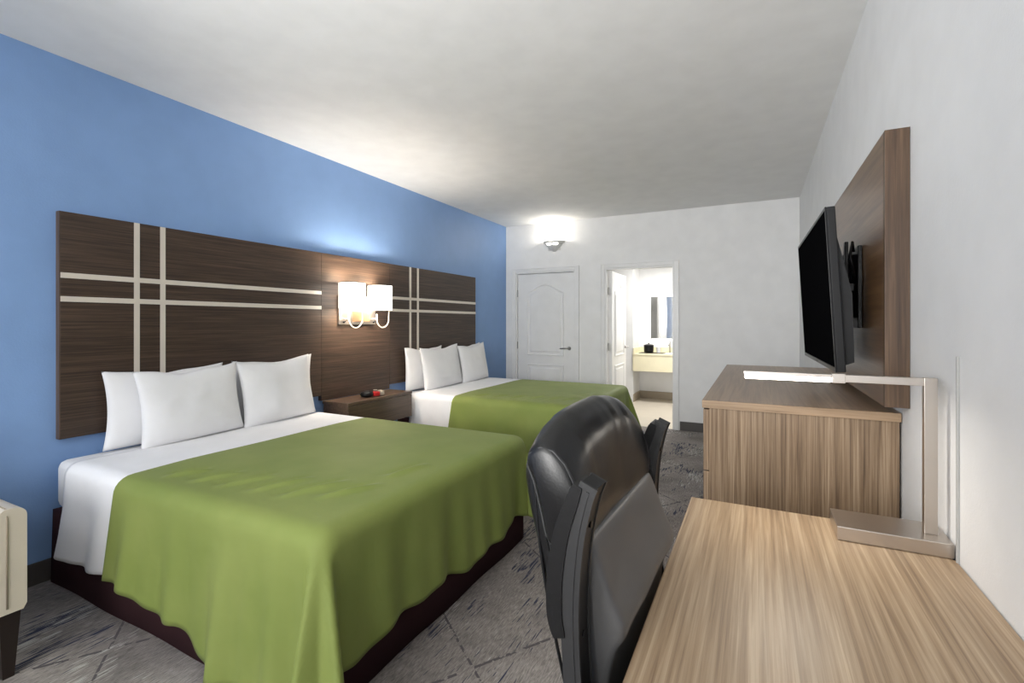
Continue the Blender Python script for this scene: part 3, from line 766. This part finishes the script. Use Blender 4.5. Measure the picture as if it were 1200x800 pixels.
for s in (-1, 1):
    y = CY+s*.274; ya, yb = y-.0275, y+.0275
    fr = arc_strip(frame_c, [.026]*len(frame_c), ya+.005, yb-.005, .002)
    f = obj('arm_frame', chb(fr), 'plastic', ch, smooth='auto', local=True)
    ts = [.028-.012*(i/22)**4-.008*(1-i/22)**10 for i in range(23)]
    pd = obj('arm_pad', chb(arc_strip(padc, ts, ya-.002, yb+.002, .010)), 'leather', ch, smooth='auto', local=True)
    for yo in (-.022, .022):
        bm = bmesh.new(); tube(bm, [(x-.0138*(1-.25*(i/22)**4), y+yo, z) for i, (x, z) in enumerate(padc)][1:-1], .0016, 6)
        obj('stitching', chb(bm), 'plastic_grey', pd, smooth=True, local=True)
    rib = [(x+.0, z) for x, z in frame_c]
    for yo in (-.0265, .0205):
        obj('arm_rib', chb(arc_strip(rib, [.031]*len(rib), y+yo, y+yo+.006, .0015)), 'plastic_grey', f, smooth='auto', local=True)
    bm = bmesh.new()
    rp = [(x+.003, z) for x, z in frame_c[4:-2]]
    obj('arm_ridge', chb(arc_strip(rp, [.006]*len(rp), ya-.0005, ya+.0055, .0015)), 'plastic_grey', f, smooth='auto', local=True)
    for z in (.80, .985):
        x = min(frame_c, key=lambda p: abs(p[1]-z))[0]+.0135
        for sy in (ya-.0006, ):
            bm = bmesh.new(); tube(bm, [(x-.002, y, z), (x+.0018, y, z)], .0055, 12); obj('screw', chb(bm), 'black', f, local=True)
    bm = bmesh.new(); tube(bm, [(-.13, CY+s*.225, .47), (-.13, CY+s*.285, .47)], .028, 18); obj('arm_hinge', chb(bm), 'plastic', ch, smooth='auto', local=True)
obj('back_bracket', chb(B(-.25, .0, CY-.04, CY+.04, .38, .41, bev=.006)), 'plastic', ch, smooth='auto', local=True)
bm = arc_strip([(-.23, .39), (-.265, .43), (-.285, .50), (-.30, .62)], [.02]*4, CY-.035, CY+.035, .003)
obj('back_upright', chb(bm), 'plastic', ch, local=True)
bm = bmesh.new(); lathe(bm, [(.028, .10), (.028, .25), (.020, .25), (.020, .40), (.07, .40), (.07, .42)], .06, CY, 20); obj('gas_column', chb(bm), 'plastic', ch, smooth='auto', local=True)
for k in range(5):
    a = radians(72*k+20); dx, dy = cos(a), sin(a)
    bm = bmesh.new(); tube(bm, [(.06+dx*.02, CY+dy*.02, .12), (.06+dx*.15, CY+dy*.15, .10), (.06+dx*.27, CY+dy*.27, .075)], [.03, .022, .014], 10)
    sp = obj('base_spoke', chb(bm), 'plastic', ch, smooth='auto', local=True)
    bm = bmesh.new()
    for q in (-.014, .014):
        ox, oy = .06+dx*.27-dy*q, CY+dy*.27+dx*q
        tube(bm, [(ox-dy*.008, oy+dx*.008, .027), (ox+dy*.008, oy-dx*.008, .027)], .026, 18)
    tube(bm, [(.06+dx*.27, CY+dy*.27, .03), (.06+dx*.27, CY+dy*.27, .075)], .007, 8)
    obj('caster', chb(bm), 'plastic', sp, smooth='auto', local=True)

# ------------------------------------------------------------------ cream armchair
ac = thing('armchair', 'cream leather armchair with dark tapered legs by the blue wall', 'armchair', (-2.80, .43, 0))
AX0, AX1, AY0, AY1 = -3.18, -2.45, .07, .787
def arm_poly(y0, y1):
    r = .035; pts = [(y0, .25), (y1-.01, .25), (y1, .27), (y1, .60)]
    for k in range(1, 8):
        a = pi/2*k/8; pts.append((y1-r+r*cos(a), .60+r*sin(a)))
    pts += [(y1-r, .635)]
    for k in range(0, 6):
        a = pi/2+pi/2*k/5; pts.append((y0+.02+.02*cos(a), .615+.02*sin(a)))
    return pts
for y0, y1, nm in ((AY1-.075, AY1, 1), (AY0, AY0+.075, -1)):
    poly = arm_poly(AY1-.075, AY1)
    if nm < 0: poly = [(AY0+AY1-y, z) for y, z in poly]
    bm = bmesh.new(); prism(bm, poly, 'x', AX0+.06, AX1)
    es = [e for e in bm.edges if abs(e.calc_face_angle(0)) > radians(60)]
    bmesh.ops.bevel(bm, geom=es, offset=.010, segments=3, profile=.5, affect='EDGES')
    a_ = obj('arm', bm, 'cream', ac, smooth='auto')
    bm = bmesh.new(); yc = AY1-.055 if nm > 0 else AY0+.055
    tube(bm, [(AX1+.002, yc, .27), (AX1+.002, yc, .60), (AX1-.01, yc, .634), (AX0+.10, yc, .637)], .003, 8); obj('piping', bm, 'seam', a_, smooth=True)
obj('seat_base', B(AX0+.06, AX1-.008, AY0+.076, AY1-.076, .25, .335, bev=.008), 'cream', ac, smooth='auto')
obj('seat_cushion', B(AX0+.15, AX1+.004, AY0+.079, AY1-.079, .336, .445, bev=.028, seg=4), 'cream', ac, smooth='auto')
bm = bmesh.new(); prism(bm, [(AX0, .25), (AX0+.16, .25), (AX0+.16, .45), (AX0+.09, .86), (AX0+.03, .88), (AX0-.02, .84)], 'y', AY0+.079, AY1-.079)
bmesh.ops.bevel(bm, geom=list(bm.edges), offset=.018, segments=3, profile=.5, affect='EDGES')
obj('backrest', bm, 'cream', ac, smooth='auto')
for x in (AX1-.045, AX0+.12):
    for y in (AY1-.042, AY0+.042):
        bm = bmesh.new()
        lo = [bm.verts.new((x+dx*.016, y+dy*.016, 0)) for dx, dy in ((-1,-1),(1,-1),(1,1),(-1,1))]
        hi = [bm.verts.new((x+dx*.030, y+dy*.030, .25)) for dx, dy in ((-1,-1),(1,-1),(1,1),(-1,1))]
        bm.faces.new(lo[::-1]); bm.faces.new(hi)
        for k in range(4): bm.faces.new((lo[k], lo[(k+1) % 4], hi[(k+1) % 4], hi[k]))
        obj('leg', bm, 'espresso', ac)

# ------------------------------------------------------------------ bathroom vanity
va = thing('vanity_counter', 'cream wall-hung vanity counter in the bathroom alcove', 'vanity', (-.9, 8.3, .51))
VX0, VX1 = -1.828, -.2
obj('countertop', B(VX0, VX1, 8.02, 8.558, .785, .81, bev=.003), 'counter', va)
obj('apron', B(VX0, VX1, 8.03, 8.05, .52, .7845, bev=.002), 'counter', va)
obj('backsplash', B(VX0, VX1, 8.54, 8.558, .8105, .90, bev=.002), 'counter', va)
obj('side_splash', B(VX0, VX0+.018, 8.04, 8.539, .8105, .90, bev=.002), 'counter', va)
bm = bmesh.new(); lathe(bm, [(.02, .81), (.19, .811), (.20, .816), (.205, .811)], -1.15, 8.27, 30); obj('basin', bm, 'door_white', va, smooth='auto')
bm = bmesh.new(); tube(bm, [(-1.15, 8.3, .50), (-1.15, 8.3, .38), (-1.15, 8.42, .36), (-1.15, 8.555, .36)], .02, 12); obj('drain_pipe', bm, 'steel', va, smooth=True)
fc = thing('faucet', 'chrome faucet at the right of the bathroom counter', 'faucet', (-1.30, 8.46, .81))
bm = bmesh.new(); tube(bm, [(-1.30, 8.46, .81), (-1.30, 8.46, .93), (-1.30, 8.42, .96), (-1.30, 8.34, .945)], .013, 12); obj('spout', bm, 'steel', fc, smooth=True)
bm = bmesh.new(); tube(bm, [(-1.30, 8.46, .955), (-1.30, 8.47, 1.0), (-1.30, 8.44, 1.01)], .008, 10); obj('lever', bm, 'steel', fc, smooth=True)
ib = thing('ice_bucket', 'black lidded ice bucket on the bathroom counter', 'bucket', (-1.62, 8.30, .818))
bm = bmesh.new(); lathe(bm, [(.062, .819), (.078, .83), (.082, .93), (.078, .935)], -1.62, 8.30, 28); obj('body', bm, 'black', ib, smooth='auto')
bm = bmesh.new(); lathe(bm, [(.082, .9355), (.084, .945), (.04, .957), (.012, .96), (.012, .975), (.0005, .98)], -1.62, 8.30, 28); obj('lid', bm, 'black', ib, smooth='auto')
ty = tag(obj('tray', B(-1.76, -1.36, 8.16, 8.42, .8105, .8175, bev=.003), 'black', loc=(-1.56, 8.29, .81)), 'flat black tray under the ice bucket', 'tray')
cp = thing('paper_cup', 'white wrapped cup beside the black ice bucket', 'cup', (-1.46, 8.30, .8185))
bm = bmesh.new(); lathe(bm, [(.028, .819), (.037, .905), (.039, .908), (.034, .908), (.026, .825)], -1.46, 8.30, 20); obj('body', bm, 'pillow', cp, smooth='auto')
mr = thing('bathroom_mirror', 'backlit rectangular mirror on the bathroom wall', 'mirror', (-1.2, 8.54, 1.05))
obj('mirror_glass', B(-1.63, -.75, 8.525, 8.530, 1.05, 1.77), 'mirror', mr)
obj('mirror_body', B(-1.60, -.78, 8.531, 8.5395, 1.08, 1.74), 'steel', mr)
obj('backlight', B(-1.615, -.765, 8.540, 8.550, 1.065, 1.755), 'backlit', mr)
